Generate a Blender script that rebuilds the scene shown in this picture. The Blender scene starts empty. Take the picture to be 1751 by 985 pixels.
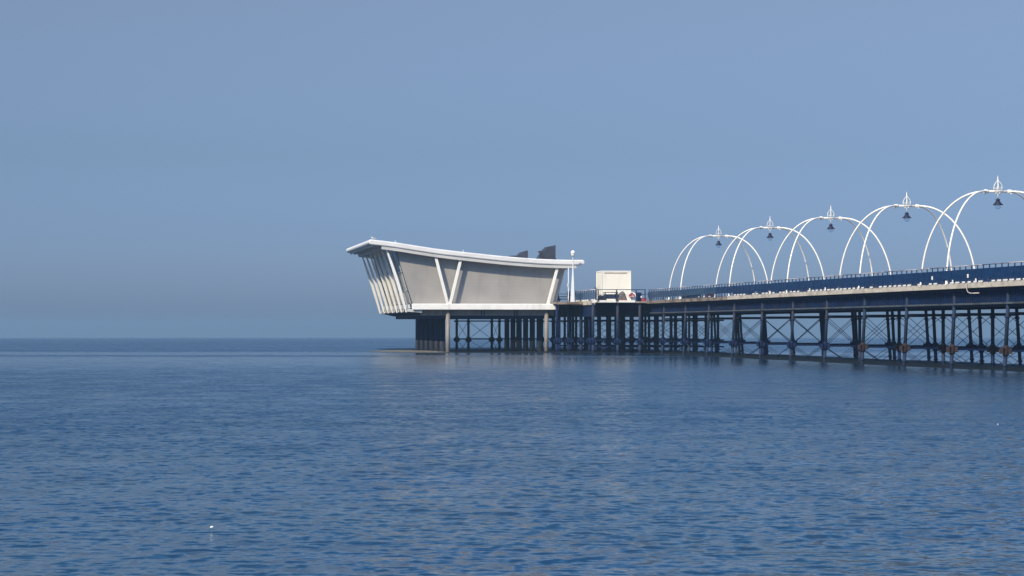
import bpy, math, random
import numpy as np
from math import sin, cos, pi, radians, atan2, sqrt

random.seed(7)
rng = np.random.default_rng(11)
sc = bpy.context.scene
COL = sc.collection

# ------------------------------------------------------------------ camera model
W, H, F = 1751.0, 985.0, 4000.0         # photograph size and focal length in its pixels
HOR = 560.0                              # row of eye level
CAMZ = 2.5                               # eye height over the water
TH = math.atan((875.5 - 250.0) / F)      # heading of the pier axis
CT, ST = cos(TH), sin(TH)

def Pt(x, y, t):
    """point on the vertical plane at pier distance t seen at pixel x, y -> (s, z)"""
    a = (x - 875.5) / F
    Y = t / (CT - a * ST)
    return Y * (a * CT + ST), CAMZ + (HOR - y) / F * Y

def t_of(Y, s):
    return (Y - s * ST) / CT

def world(s, t, z=0.0):
    return (s * CT - t * ST, s * ST + t * CT, z)

def local(X, Y):
    return X * CT + Y * ST, -X * ST + Y * CT

# ------------------------------------------------------------------ mesh builder
class MB:
    def __init__(self):
        self.v, self.f, self.sm = [], [], []

    def add(self, vs, fs, smooth=False):
        n = len(self.v)
        self.v += [tuple(p) for p in vs]
        for f in fs:
            self.f.append(tuple(i + n for i in f))
            self.sm.append(smooth)
        return self

    def box(self, x0, x1, y0, y1, z0, z1):
        vs = [(x, y, z) for z in (z0, z1) for y in (y0, y1) for x in (x0, x1)]
        return self.add(vs, [(0, 2, 3, 1), (4, 5, 7, 6), (0, 1, 5, 4), (2, 6, 7, 3), (0, 4, 6, 2), (1, 3, 7, 5)])

    def bar(self, p, q, w, d, up=(0, 0, 1), w1=None, d1=None):
        p, q = np.array(p, float), np.array(q, float)
        ax = q - p
        ax /= np.linalg.norm(ax)
        up = np.array(up, float)
        if abs(ax @ up) > .98:
            up = np.array((0, 1.0, 0))
        a = np.cross(up, ax); a /= np.linalg.norm(a)
        b = np.cross(ax, a)
        w1 = w if w1 is None else w1
        d1 = d if d1 is None else d1
        vs = []
        for c, ww, dd in ((p, w, d), (q, w1, d1)):
            for sa, sb in ((-1, -1), (1, -1), (1, 1), (-1, 1)):
                vs.append(c + a * sa * ww / 2 + b * sb * dd / 2)
        return self.add(vs, [(0, 3, 2, 1), (4, 5, 6, 7), (0, 1, 5, 4), (1, 2, 6, 5), (2, 3, 7, 6), (3, 0, 4, 7)])

    def tube(self, pts, rad, n=10, cap=True):
        pts = [np.array(p, float) for p in pts]
        if not hasattr(rad, '__len__'):
            rad = [rad] * len(pts)
        ref = None
        vs = []
        for i, p in enumerate(pts):
            ax = pts[min(i + 1, len(pts) - 1)] - pts[max(i - 1, 0)]
            ax /= np.linalg.norm(ax)
            if ref is None:
                ref = np.array((1.0, 0, 0)) if abs(ax[0]) < .8 else np.array((0, 1.0, 0))
            a = ref - ax * (ref @ ax); a /= np.linalg.norm(a)
            ref = a
            b = np.cross(ax, a)
            for k in range(n):
                w = 2 * pi * k / n
                vs.append(p + rad[i] * (a * cos(w) + b * sin(w)))
        fs = []
        for i in range(len(pts) - 1):
            for k in range(n):
                k2 = (k + 1) % n
                fs.append((i * n + k, i * n + k2, (i + 1) * n + k2, (i + 1) * n + k))
        self.add(vs, fs, True)
        if cap:
            m = len(self.v) - len(vs)
            self.f.append(tuple(m + k for k in reversed(range(n)))); self.sm.append(False)
            self.f.append(tuple(m + (len(pts) - 1) * n + k for k in range(n))); self.sm.append(False)
        return self

    def lathe(self, c, prof, n=16, smooth=True):
        """prof: (radius, z) from bottom to top"""
        vs = []
        for r, z in prof:
            for k in range(n):
                w = 2 * pi * k / n
                vs.append((c[0] + r * cos(w), c[1] + r * sin(w), c[2] + z))
        fs = []
        for i in range(len(prof) - 1):
            for k in range(n):
                k2 = (k + 1) % n
                fs.append((i * n + k, i * n + k2, (i + 1) * n + k2, (i + 1) * n + k))
        self.add(vs, fs, smooth)
        m = len(self.v) - len(vs)
        self.f.append(tuple(m + k for k in reversed(range(n)))); self.sm.append(False)
        self.f.append(tuple(m + (len(prof) - 1) * n + k for k in range(n))); self.sm.append(False)
        return self

    def prism(self, poly, t0, t1, smooth_side=False):
        """polygon of (s, z) extruded along t"""
        n = len(poly)
        vs = [(s, t0, z) for s, z in poly] + [(s, t1, z) for s, z in poly]
        m = len(self.v)
        self.add(vs, [(i, (i + 1) % n, n + (i + 1) % n, n + i) for i in range(n)], smooth_side)
        self.f.append(tuple(m + i for i in reversed(range(n)))); self.sm.append(False)
        self.f.append(tuple(m + n + i for i in range(n))); self.sm.append(False)
        return self

    def slab(self, lower, upper, t0, t1):
        """strip between two (s, z) polylines of equal length, extruded along t"""
        for i in range(len(lower) - 1):
            self.prism([lower[i], lower[i + 1], upper[i + 1], upper[i]], t0, t1)
        return self

    def ell(self, c, r, n=12, m=8):
        vs, fs = [], []
        for i in range(1, m):
            w = pi * i / m
            for k in range(n):
                q = 2 * pi * k / n
                vs.append((c[0] + r[0] * sin(w) * cos(q), c[1] + r[1] * sin(w) * sin(q), c[2] + r[2] * cos(w)))
        top, bot = len(vs), len(vs) + 1
        vs += [(c[0], c[1], c[2] + r[2]), (c[0], c[1], c[2] - r[2])]
        for i in range(m - 2):
            for k in range(n):
                k2 = (k + 1) % n
                fs.append((i * n + k, (i + 1) * n + k, (i + 1) * n + k2, i * n + k2))
        for k in range(n):
            k2 = (k + 1) % n
            fs.append((top, k, k2)); fs.append((bot, (m - 2) * n + k2, (m - 2) * n + k))
        return self.add(vs, fs, True)

def link_mesh(name, mb, mat, org=(0, 0, 0), bevel=0):
    me = bpy.data.meshes.new(name)
    v = [(a - org[0], b - org[1], c - org[2]) for a, b, c in mb.v]
    me.from_pydata(v, [], mb.f)
    me.polygons.foreach_set('use_smooth', mb.sm)
    me.materials.append(mat)
    me.validate()
    o = bpy.data.objects.new(name, me)
    COL.objects.link(o)
    if bevel:
        md = o.modifiers.new('bevel', 'BEVEL')
        md.width = bevel; md.segments = 2; md.limit_method = 'ANGLE'; md.angle_limit = radians(40)
    return o

class Thing:
    """an Empty at the thing's base in pier coordinates (s, t, z); parts are given in the same coordinates"""
    def __init__(self, name, label, cat, s, t, z, group=None):
        self.org = (s, t, z)
        o = bpy.data.objects.new(name, None)
        COL.objects.link(o)
        o.empty_display_size = .3
        o.location = world(s, t, z); o.rotation_euler = (0, 0, TH)
        o['label'] = label; o['category'] = cat
        if group: o['group'] = group
        self.o = o

    def part(self, name, mb, mat, parent=None, label=None, bevel=0, kind=None):
        p = link_mesh(name, mb, mat, self.org, bevel)
        p.parent = parent or self.o
        if label: p['label'] = label
        if kind: p['kind'] = kind
        return p

    def again(self, src, ds=0, dt=0, dz=0, parent=None):
        """a copy of one part (and of its sub-parts), moved"""
        c = src.copy(); COL.objects.link(c)
        c.parent = parent or src.parent
        c.location = (src.location[0] + ds, src.location[1] + dt, src.location[2] + dz)
        for ch in list(src.children):
            g = ch.copy(); COL.objects.link(g); g.parent = c
        return c

def copy_tree(o, parent=None):
    c = o.copy(); COL.objects.link(c)
    if parent: c.parent = parent
    for ch in list(o.children):
        copy_tree(ch, c)
    return c

# ------------------------------------------------------------------ materials
def mat_base(name):
    m = bpy.data.materials.new(name); m.use_nodes = True
    nt = m.node_tree
    return m, nt, nt.nodes['Principled BSDF']

def mat(name, col, rough=.5, var=.18, scale=1.5, metal=0.0, stain=None, stain_amt=.0, stain_scale=(1, 1, 1), bump=0.0, spec=.5, lo=.5, hi=.62):
    """paint or metal with mottling, optional stains of another colour (noise shaped) and a fine bump"""
    m, nt, b = mat_base(name)
    L = nt.links.new
    tc = nt.nodes.new('ShaderNodeTexCoord')
    n = nt.nodes.new('ShaderNodeTexNoise'); n.inputs['Scale'].default_value = scale; n.inputs['Detail'].default_value = 6
    L(tc.outputs['Object'], n.inputs['Vector'])
    r = nt.nodes.new('ShaderNodeValToRGB')
    r.color_ramp.elements[0].position = .3; r.color_ramp.elements[1].position = .7
    r.color_ramp.elements[0].color = tuple(c * (1 - var) for c in col) + (1,)
    r.color_ramp.elements[1].color = tuple(min(1, c * (1 + var)) for c in col) + (1,)
    L(n.outputs['Fac'], r.inputs['Fac'])
    out = r.outputs['Color']
    if stain:
        mp = nt.nodes.new('ShaderNodeMapping'); mp.inputs['Scale'].default_value = stain_scale
        L(tc.outputs['Object'], mp.inputs['Vector'])
        n2 = nt.nodes.new('ShaderNodeTexNoise'); n2.inputs['Scale'].default_value = 1; n2.inputs['Detail'].default_value = 5
        L(mp.outputs['Vector'], n2.inputs['Vector'])
        r2 = nt.nodes.new('ShaderNodeValToRGB')
        r2.color_ramp.elements[0].position = lo; r2.color_ramp.elements[1].position = hi
        r2.color_ramp.elements[0].color = (0, 0, 0, 1); r2.color_ramp.elements[1].color = (stain_amt,) * 3 + (1,)
        L(n2.outputs['Fac'], r2.inputs['Fac'])
        mx = nt.nodes.new('ShaderNodeMixRGB'); mx.inputs['Color2'].default_value = tuple(stain) + (1,)
        L(r2.outputs['Color'], mx.inputs['Fac']); L(out, mx.inputs['Color1'])
        out = mx.outputs['Color']
    L(out, b.inputs['Base Color'])
    b.inputs['Roughness'].default_value = rough
    b.inputs['Metallic'].default_value = metal
    b.inputs['Specular IOR Level'].default_value = spec
    if bump:
        bn = nt.nodes.new('ShaderNodeTexNoise'); bn.inputs['Scale'].default_value = 14; bn.inputs['Detail'].default_value = 4
        L(tc.outputs['Object'], bn.inputs['Vector'])
        bp = nt.nodes.new('ShaderNodeBump'); bp.inputs['Strength'].default_value = bump; bp.inputs['Distance'].default_value = .02
        L(bn.outputs['Fac'], bp.inputs['Height']); L(bp.outputs['Normal'], b.inputs['Normal'])
    return m

def mat_lines(name, col, axis, period, depth, dark=.85, rough=.55, var=.08):
    """sheet with fine ribs (corrugation) along one axis"""
    m = mat(name, col, rough, var, .6, stain=tuple(c * .72 for c in col), stain_amt=.5, stain_scale=(1.2, 1.2, .25), lo=.52, hi=.75)
    nt = m.node_tree; L = nt.links.new; b = nt.nodes['Principled BSDF']
    tc = nt.nodes.new('ShaderNodeTexCoord'); sp = nt.nodes.new('ShaderNodeSeparateXYZ')
    L(tc.outputs['Object'], sp.inputs['Vector'])
    mu = nt.nodes.new('ShaderNodeMath'); mu.operation = 'MULTIPLY'; mu.inputs[1].default_value = 2 * pi / period
    L(sp.outputs['XYZ'.index(axis)], mu.inputs[0])
    si = nt.nodes.new('ShaderNodeMath'); si.operation = 'SINE'; L(mu.outputs[0], si.inputs[0])
    bp = nt.nodes.new('ShaderNodeBump'); bp.inputs['Strength'].default_value = 1; bp.inputs['Distance'].default_value = depth
    L(si.outputs[0], bp.inputs['Height']); L(bp.outputs['Normal'], b.inputs['Normal'])
    return m

M = {}
M['white'] = mat('white_paint', (.80, .78, .74), .45, .06, 1.2, stain=(.52, .46, .38), stain_amt=.45, stain_scale=(2, 2, .6), lo=.56, hi=.72)
M['white_tube'] = mat('white_tube_paint', (.76, .73, .67), .4, .06, 2.0, stain=(.5, .4, .3), stain_amt=.35, stain_scale=(3, 3, 3), lo=.58, hi=.72)
M['roof'] = mat('pale_roof_metal', (.70, .69, .685), .5, .05, .8, stain=(.55, .53, .50), stain_amt=.5, stain_scale=(.5, 2, 2), lo=.5, hi=.7)
M['soffit'] = mat('grey_soffit_paint', (.50, .49, .48), .6, .08, .8)
M['cladding'] = mat_lines('ribbed_grey_cladding', (.315, .295, .275), 'Z', .32, .0012)
M['cream'] = mat_lines('cream_corrugated_steel', (.83, .78, .67), 'X', .31, .003, rough=.5, var=.04)
M['glass'] = mat('dark_glazing', (.02, .035, .06), .12, .2, .4, spec=.5)
M['iron'] = mat('navy_iron_paint', (.001, .010, .052), .7, .3, 1.6, spec=.2, stain=(.014, .014, .024), stain_amt=.4, stain_scale=(1.2, 1.2, .7), bump=.3, lo=.55, hi=.68)
M['girder'] = mat('weathered_girder_paint', (.002, .013, .055), .7, .35, 1.1, spec=.2, stain=(.026, .024, .030), stain_amt=.55, stain_scale=(.5, .5, 2), bump=.3, lo=.54, hi=.68)
M['flange'] = mat('weathered_lit_flange', (.060, .072, .082), .7, .35, 1.4, stain=(.03, .03, .04), stain_amt=.7, stain_scale=(1, .6, 1), lo=.5, hi=.6)  # base paler than the girder: light caught by the flange, put into colour
M['pile'] = mat('weathered_pile_iron', (.010, .024, .058), .7, .35, 1.0, spec=.25, stain=(.040, .028, .026), stain_amt=.6, stain_scale=(2, 2, .8), bump=.3, lo=.54, hi=.66)
M['rust'] = mat('rusty_iron', (.032, .020, .022), .85, .4, 4.0, spec=.2, stain=(.02, .018, .022), stain_amt=.8, stain_scale=(4, 4, 4), bump=.4)
M['pillar'] = mat('grey_brown_pillar_paint', (.24, .21, .19), .6, .12, .8, stain=(.14, .11, .09), stain_amt=.5, stain_scale=(2, 2, .7))
M['pillar_shaded'] = mat('shaded_pillar_navy', (.001, .010, .052), .7, .2, .8, spec=.2)  # navy stands in for the building's shade on the rear stilts
M['sleeve'] = mat('concrete_sleeve', (.30, .24, .20), .8, .25, 2.5, stain=(.15, .08, .07), stain_amt=.6, stain_scale=(2, 2, 1.5))
M['panel'] = mat('navy_blue_panel', (.001, .022, .080), .5, .12, .7, spec=.25, stain=(.010, .045, .11), stain_amt=.6, stain_scale=(.6, .45, 2.5), lo=.5, hi=.66)
M['panel_far'] = mat('paler_blue_panel', (.010, .045, .105), .5, .15, .7, spec=.3, stain=(.03, .06, .10), stain_amt=.7, stain_scale=(.6, .6, 2), lo=.45, hi=.6)  # paler blue stands in for the see-through look of the far stretch
M['panel_grey'] = mat('faded_blue_panel', (.05, .10, .18), .5, .15, .7)
M['rail'] = mat('pale_rail_paint', (.46, .40, .38), .4, .2, .8, stain=(.12, .10, .12), stain_amt=.8, stain_scale=(.25, .25, .25), lo=.5, hi=.58)
M['post'] = mat('navy_post_paint', (.015, .03, .075), .5, .2, 1.0)
M['fascia'] = mat('pale_fascia_board', (.50, .44, .36), .7, .16, 1.5, stain=(.30, .24, .19), stain_amt=.75, stain_scale=(1, .8, 2.0), lo=.52, hi=.66)
M['fascia_worn'] = mat('worn_brown_fascia', (.24, .185, .14), .8, .25, 1.5, stain=(.07, .055, .05), stain_amt=.8, stain_scale=(1, .9, 2.0), lo=.45, hi=.6)
M['kerb'] = mat('white_kerb_paint', (.78, .76, .71), .6, .08, 1.0)
M['deck'] = mat('grey_deck_planks', (.28, .25, .22), .8, .25, 1.0, stain=(.15, .13, .12), stain_amt=.5, stain_scale=(.3, 7, 1))
M['lamp'] = mat('navy_lamp_enamel', (.002, .005, .03), .6, .1, 2.0)
M['black'] = mat('charcoal_sheet', (.022, .028, .042), .7, .35, 1.3, bump=.3)
M['tarp'] = mat('grey_brown_tarpaulin', (.10, .085, .075), .8, .45, 3.0, bump=.8)
M['navy_box'] = mat('navy_box_paint', (.012, .02, .06), .6, .3, 2.0)
M['red'] = mat('red_paint', (.42, .03, .035), .5, .2, 2.0)
M['wood'] = mat('dark_wood', (.05, .04, .035), .8, .3, 3.0)
M['bird_white'] = mat('white_feathers', (.78, .78, .77), .9, .05, 5.0)
M['bird_grey'] = mat('grey_feathers', (.34, .36, .39), .9, .1, 5.0)
M['bird_dark'] = mat('dark_feathers', (.02, .02, .025), .8, .2, 5.0)
M['beak'] = mat('yellow_beak', (.6, .35, .05), .6, .1, 5.0)
M['mast_a'] = mat('pale_mast_paint', (.56, .58, .62), .45, .06, 1.0, stain=(.45, .42, .4), stain_amt=.4, stain_scale=(2, 2, .5))
M['globe'] = mat('white_globe', (.85, .85, .86), .3, .03, 2.0)

def m_glass_bowl():
    m, nt, b = mat_base('lantern_glass')
    n = nt.nodes.new('ShaderNodeTexNoise'); n.inputs['Scale'].default_value = 8
    r = nt.nodes.new('ShaderNodeMapRange'); r.inputs['To Min'].default_value = .04; r.inputs['To Max'].default_value = .16
    nt.links.new(n.outputs['Fac'], r.inputs['Value']); nt.links.new(r.outputs[0], b.inputs['Roughness'])
    b.inputs['Base Color'].default_value = (.80, .82, .84, 1)
    b.inputs['Transmission Weight'].default_value = 1
    b.inputs['IOR'].default_value = 1.06
    return m
M['bowl'] = m_glass_bowl()

def m_mud():
    m = mat('wet_mud', (.006, .010, .015), .6, .4, .8, spec=.2, stain=(.25, .215, .16), stain_amt=.0, stain_scale=(.25, .25, 1), bump=.5)
    nt = m.node_tree; L = nt.links.new; b = nt.nodes['Principled BSDF']
    at = nt.nodes.new('ShaderNodeAttribute'); at.attribute_name = 'sandy'
    mx = nt.nodes.new('ShaderNodeMixRGB')
    src = b.inputs['Base Color'].links[0].from_socket
    mx.inputs['Color2'].default_value = (.17, .155, .125, 1)
    L(at.outputs['Fac'], mx.inputs['Fac']); L(src, mx.inputs['Color1']); L(mx.outputs['Color'], b.inputs['Base Color'])
    return m
M['mud'] = m_mud()

def m_sea():
    m, nt, b = mat_base('sea_water')
    L = nt.links.new
    geo = nt.nodes.new('ShaderNodeNewGeometry')
    # murky body colour: brown-green patches of stirred silt in blue-grey water
    n = nt.nodes.new('ShaderNodeTexNoise'); n.inputs['Scale'].default_value = .22; n.inputs['Detail'].default_value = 5
    L(geo.outputs['Position'], n.inputs['Vector'])
    r = nt.nodes.new('ShaderNodeValToRGB')
    r.color_ramp.elements[0].position = .35; r.color_ramp.elements[0].color = SEA_A
    r.color_ramp.elements[1].position = .68; r.color_ramp.elements[1].color = SEA_B
    L(n.outputs['Fac'], r.inputs['Fac']); L(r.outputs['Color'], b.inputs['Base Color'])
    b.inputs['IOR'].default_value = 1.333
    # capillary ripples: the facets too small for the mesh, stronger where the mesh is coarser
    at = nt.nodes.new('ShaderNodeAttribute'); at.attribute_name = 'chop'
    rr = nt.nodes.new('ShaderNodeMapRange'); rr.inputs['From Min'].default_value = .4; rr.inputs['From Max'].default_value = 1.7
    rr.inputs['To Min'].default_value = .09; rr.inputs['To Max'].default_value = .36
    L(at.outputs['Fac'], rr.inputs['Value']); L(rr.outputs[0], b.inputs['Roughness'])
    mp = nt.nodes.new('ShaderNodeMapping'); mp.inputs['Scale'].default_value = (1.0, 1.25, 1)
    L(geo.outputs['Position'], mp.inputs['Vector'])
    n2 = nt.nodes.new('ShaderNodeTexNoise'); n2.inputs['Scale'].default_value = 4.2; n2.inputs['Detail'].default_value = 3
    L(mp.outputs['Vector'], n2.inputs['Vector'])
    sub = nt.nodes.new('ShaderNodeVectorMath'); sub.operation = 'SUBTRACT'; sub.inputs[1].default_value = (.5, .5, .5)
    L(n2.outputs['Color'], sub.inputs[0])
    sx = nt.nodes.new('ShaderNodeVectorMath'); sx.operation = 'MULTIPLY'; sx.inputs[1].default_value = (.6, 1.0, 0)
    L(sub.outputs[0], sx.inputs[0])
    # wind streaks: bands of stronger and weaker ripples
    mp2 = nt.nodes.new('ShaderNodeMapping'); mp2.inputs['Scale'].default_value = (.5, .5, 1)
    L(geo.outputs['Position'], mp2.inputs['Vector'])
    n3 = nt.nodes.new('ShaderNodeTexNoise'); n3.inputs['Scale'].default_value = 1.0; n3.inputs['Detail'].default_value = 6; n3.inputs['Roughness'].default_value = .65
    L(mp2.outputs['Vector'], n3.inputs['Vector'])
    m3 = nt.nodes.new('ShaderNodeMapRange'); m3.inputs['From Min'].default_value = .33; m3.inputs['From Max'].default_value = .67
    m3.inputs['To Min'].default_value = .6; m3.inputs['To Max'].default_value = 1.4
    L(n3.outputs['Fac'], m3.inputs['Value'])
    cm = nt.nodes.new('ShaderNodeMath'); cm.operation = 'MULTIPLY'
    L(at.outputs['Fac'], cm.inputs[0]); L(m3.outputs[0], cm.inputs[1])
    nt.links.remove(rr.inputs['Value'].links[0]); L(cm.outputs[0], rr.inputs['Value'])
    sc_ = nt.nodes.new('ShaderNodeVectorMath'); sc_.operation = 'SCALE'
    L(sx.outputs[0], sc_.inputs[0]); L(cm.outputs[0], sc_.inputs['Scale'])
    # short-crested wavelets running onshore: small facets leaning to and from the beach
    mp4 = nt.nodes.new('ShaderNodeMapping'); mp4.inputs['Scale'].default_value = (4.6, 1.7, 1); mp4.inputs['Rotation'].default_value = (0, 0, .12)
    L(geo.outputs['Position'], mp4.inputs['Vector'])
    n4 = nt.nodes.new('ShaderNodeTexNoise'); n4.inputs['Scale'].default_value = 1.0; n4.inputs['Detail'].default_value = 4; n4.inputs['Roughness'].default_value = .55
    L(mp4.outputs['Vector'], n4.inputs['Vector'])
    m4 = nt.nodes.new('ShaderNodeMapRange'); m4.inputs['From Min'].default_value = .0; m4.inputs['From Max'].default_value = 1.0
    m4.inputs['To Min'].default_value = WAVELET; m4.inputs['To Max'].default_value = -WAVELET
    L(n4.outputs['Fac'], m4.inputs['Value'])
    q4 = nt.nodes.new('ShaderNodeMath'); q4.operation = 'MULTIPLY'; L(m4.outputs[0], q4.inputs[0]); L(cm.outputs[0], q4.inputs[1])
    c4 = nt.nodes.new('ShaderNodeCombineXYZ'); L(q4.outputs[0], c4.inputs['Y'])
    a4 = nt.nodes.new('ShaderNodeVectorMath'); a4.operation = 'ADD'
    L(sc_.outputs[0], a4.inputs[0]); L(c4.outputs[0], a4.inputs[1])
    ad = nt.nodes.new('ShaderNodeVectorMath'); ad.operation = 'ADD'
    L(geo.outputs['Normal'], ad.inputs[0]); L(a4.outputs[0], ad.inputs[1])
    no = nt.nodes.new('ShaderNodeVectorMath'); no.operation = 'NORMALIZE'
    L(ad.outputs[0], no.inputs[0]); L(no.outputs[0], b.inputs['Normal'])
    return m
WAVELET = .30
SEA_A = (.004, .020, .046, 1)
SEA_B = (.012, .026, .038, 1)
M['sea'] = m_sea()

# ------------------------------------------------------------------ sea: one sheet over the curve of the earth
def drop(D):
    """fall of the sea surface below the tangent plane at the camera"""
    return .0040 * 60 * np.log1p(np.exp((np.asarray(D, float).clip(0, 4000) - 340) / 60)) 
def build_sea():
    ang = np.concatenate([np.linspace(-.8, -.262, 130), np.linspace(-.26, .26, 800), np.linspace(.262, .8, 130)])
    nc = len(ang)
    # rows: about a third of a photograph row each in the near water, coarser beyond
    q = np.concatenate([np.arange(900, 30, -.42), np.arange(30, 8, -.2), np.geomspace(7.9, 2.5, 60)])
    Yr = CAMZ * F / q
    Yr = np.concatenate([[3.0, 6.0, 9.0], Yr])
    nr = len(Yr)
    A, R = np.meshgrid(ang, Yr)
    X = R * np.tan(A); Y = R.copy()
    D = np.sqrt(X * X + Y * Y)
    dY = np.gradient(Yr)[:, None] * np.ones_like(A)
    # patches of wind-ruffled and calm water
    def lump(l0, l1, n, seed, stretch=3.0):
        g = np.random.default_rng(seed); o = np.zeros_like(X)
        for _ in range(n):
            l = np.exp(g.uniform(np.log(l0), np.log(l1))); a = g.uniform(0, 2 * pi)
            o += np.sin(2 * pi * (cos(a) * X / stretch + sin(a) * Y) / l + g.uniform(0, 6.28))
        return o / sqrt(n / 2)
    lo = lump(18, 60, 14, 5, 3.5)
    mid = lump(5, 14, 18, 6, 2.5)
    wob = lump(60, 160, 8, 9, 2.0) * 6
    Yw = Y + wob
    def sm(a, b, x):
        t = np.clip((x - a) / (b - a), 0, 1); return t * t * (3 - 2 * t)
    calm = sm(105, 160, Yw) * (1 - sm(200, 208, Yw)) + sm(214, 220, Yw) * (1 - sm(243, 256, Yw))
    gain = (1 + .10 * lo + .12 * mid).clip(.35, 1.7) * (1 - .5 * calm)
    Z = np.zeros_like(X); miss = np.zeros_like(X)
    g = np.random.default_rng(3)
    N = 90
    for i in range(N):
        lam = np.exp(g.uniform(np.log(.15), np.log(1.1)))
        a = pi / 2 + .1 + np.clip(g.normal(0, .85), -1.35, 1.35)
        k = 2 * pi / lam
        slope = .0098 * (1.0 if lam < .5 else (.5 / lam) ** .9)
        ph = g.uniform(0, 2 * pi)
        w = np.clip((lam * .5 / max(abs(sin(a)), .3) - dY) / (lam * .25), 0, 1)
        u = k * (cos(a) * X + sin(a) * Y) + ph
        Z += w * slope / k * (np.sin(u) + .22 * np.sin(2 * u + .6))
        miss += (1 - w ** 2) * slope ** 2 / 2
    Z *= gain
    chop = (np.sqrt(miss) * 10.0 * gain + .55 * (1 - .45 * calm)).astype(np.float32)
    Z -= drop(D)
    co = np.stack([X, Y, Z], -1).reshape(-1, 3).astype(np.float32)
    idx = np.arange(nr * nc).reshape(nr, nc)
    quads = np.stack([idx[:-1, :-1], idx[:-1, 1:], idx[1:, 1:], idx[1:, :-1]], -1).reshape(-1, 4)
    # the rest of the sea around: coarse ring sectors beside and behind the camera
    ext, eq = [], []
    Re = np.array([.5, 9, 40, 120, 300, 700, 1200, 2200, 4000 / cos(.8)])
    Ae = np.linspace(.8, 2 * pi - .8, 40)
    b0 = len(co)
    for r in Re:
        for a in Ae:
            rr = r
            x, y = rr * sin(a), rr * cos(a)
            ext.append((x, y, -float(drop(rr))))
    na = len(Ae)
    for i in range(len(Re) - 1):
        for j in range(na - 1):
            p = b0 + i * na + j
            eq.append((p, p + na, p + na + 1, p + 1))
    co = np.concatenate([co, np.array(ext, np.float32)])
    chop = np.concatenate([chop.reshape(-1), np.full(len(ext), .35, np.float32)])
    quads = np.concatenate([quads, np.array(eq)]).astype(np.int32)
    me = bpy.data.meshes.new('sea')
    me.vertices.add(len(co)); me.vertices.foreach_set('co', co.ravel())
    me.loops.add(quads.size); me.loops.foreach_set('vertex_index', quads.ravel())
    me.polygons.add(len(quads))
    me.polygons.foreach_set('loop_start', np.arange(0, quads.size, 4, dtype=np.int32))
    me.polygons.foreach_set('use_smooth', np.ones(len(quads), bool))
    me.update(calc_edges=True)
    at = me.attributes.new('chop', 'FLOAT', 'POINT'); at.data.foreach_set('value', chop)
    me.materials.append(M['sea'])
    o = bpy.data.objects.new('sea', me); COL.objects.link(o)
    o['kind'] = 'structure'; o['label'] = 'rippled blue sea reaching to the horizon'; o['category'] = 'sea'
build_sea()

# ------------------------------------------------------------------ mud bank under the pier and its spit
def build_bank():
    S = np.arange(14, 66.1, .5); T = np.arange(50, 302, 1.0)
    s, t = np.meshgrid(S, T)
    g = np.random.default_rng(2)
    nz = np.zeros_like(s)
    for _ in range(26):
        l = np.exp(g.uniform(np.log(2.5), np.log(18))); a = g.uniform(0, 6.28)
        nz += np.sin(2 * pi * (cos(a) * s + sin(a) * t / 2.2) / l + g.uniform(0, 6.28)) * l / 18
    nz /= 2.2
    ridge = 1 - ((s - 53.2 - .3 * nz) / (5.4 + .4 * nz)) ** 2
    under = 1 - ((s - 43) / 17.5) ** 2
    k = np.clip((t - 225) / 8, 0, 1) * np.clip((292 - t) / 6, 0, 1)
    spit = 1 - ((s - 26.8) / 4.6) ** 2 - ((t - 240 - (27 - s) * .8) / 7.0) ** 2
    z = np.maximum(ridge * .13, np.where(k > 0, np.minimum(under * .15, .3) * k - .25 * (1 - k), -1))
    z = np.maximum(z, spit * .24) - .5 * np.clip((74 - t) / 14, 0, 1) - .2 * np.clip((s - 60) / 4, 0, 1)
    X = s * CT - t * ST; Y = s * ST + t * CT
    fall = -drop(np.sqrt(X * X + Y * Y))
    z = np.clip(z, -.4, .3) + nz * .02 + fall - .03
    sandy = np.clip(spit * 1.3 + .1 + nz * .2, 0, 1) * (s < 31)
    mb = MB()
    nr, nc = s.shape
    vs = [(float(a), float(b), float(c)) for a, b, c in zip(s.ravel(), t.ravel(), z.ravel())]
    fs = [(i * nc + j, i * nc + j + 1, (i + 1) * nc + j + 1, (i + 1) * nc + j) for i in range(nr - 1) for j in range(nc - 1)]
    mb.add(vs, fs, True)
    o = link_mesh('mud_bank', mb, M['mud'])
    o.rotation_euler = (0, 0, TH)
    at = o.data.attributes.new('sandy', 'FLOAT', 'POINT'); at.data.foreach_set('value', sandy.ravel().astype(np.float32))
    o['kind'] = 'structure'; o['label'] = 'low wet mud bank along the foot of the pier piles'; o['category'] = 'mud bank'
build_bank()

# ------------------------------------------------------------------ the pier
S_NEAR, S_FAR = 49.0, 57.75
Z_DECK = 5.10
Z_F0, Z_F1 = 4.876, 5.19
Z_FL, Z_GB = 3.93, 3.74
Z_S1, Z_S0 = 3.33, 1.14
T0, T1 = 78.0, 226.5                    # landward end beyond the frame, start of the pier head
TB = [t_of(135.5 + 9.0 * k, 49.2) for k in range(-6, 11)]
ROWS = [(49.25, -.055), (51.8, .0), (54.35, .05), (56.95, .065)]
pier = Thing('pier', 'long iron pier on dark raked piles with pale deck edge', 'pier', 53.3, 165, 0)

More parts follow.
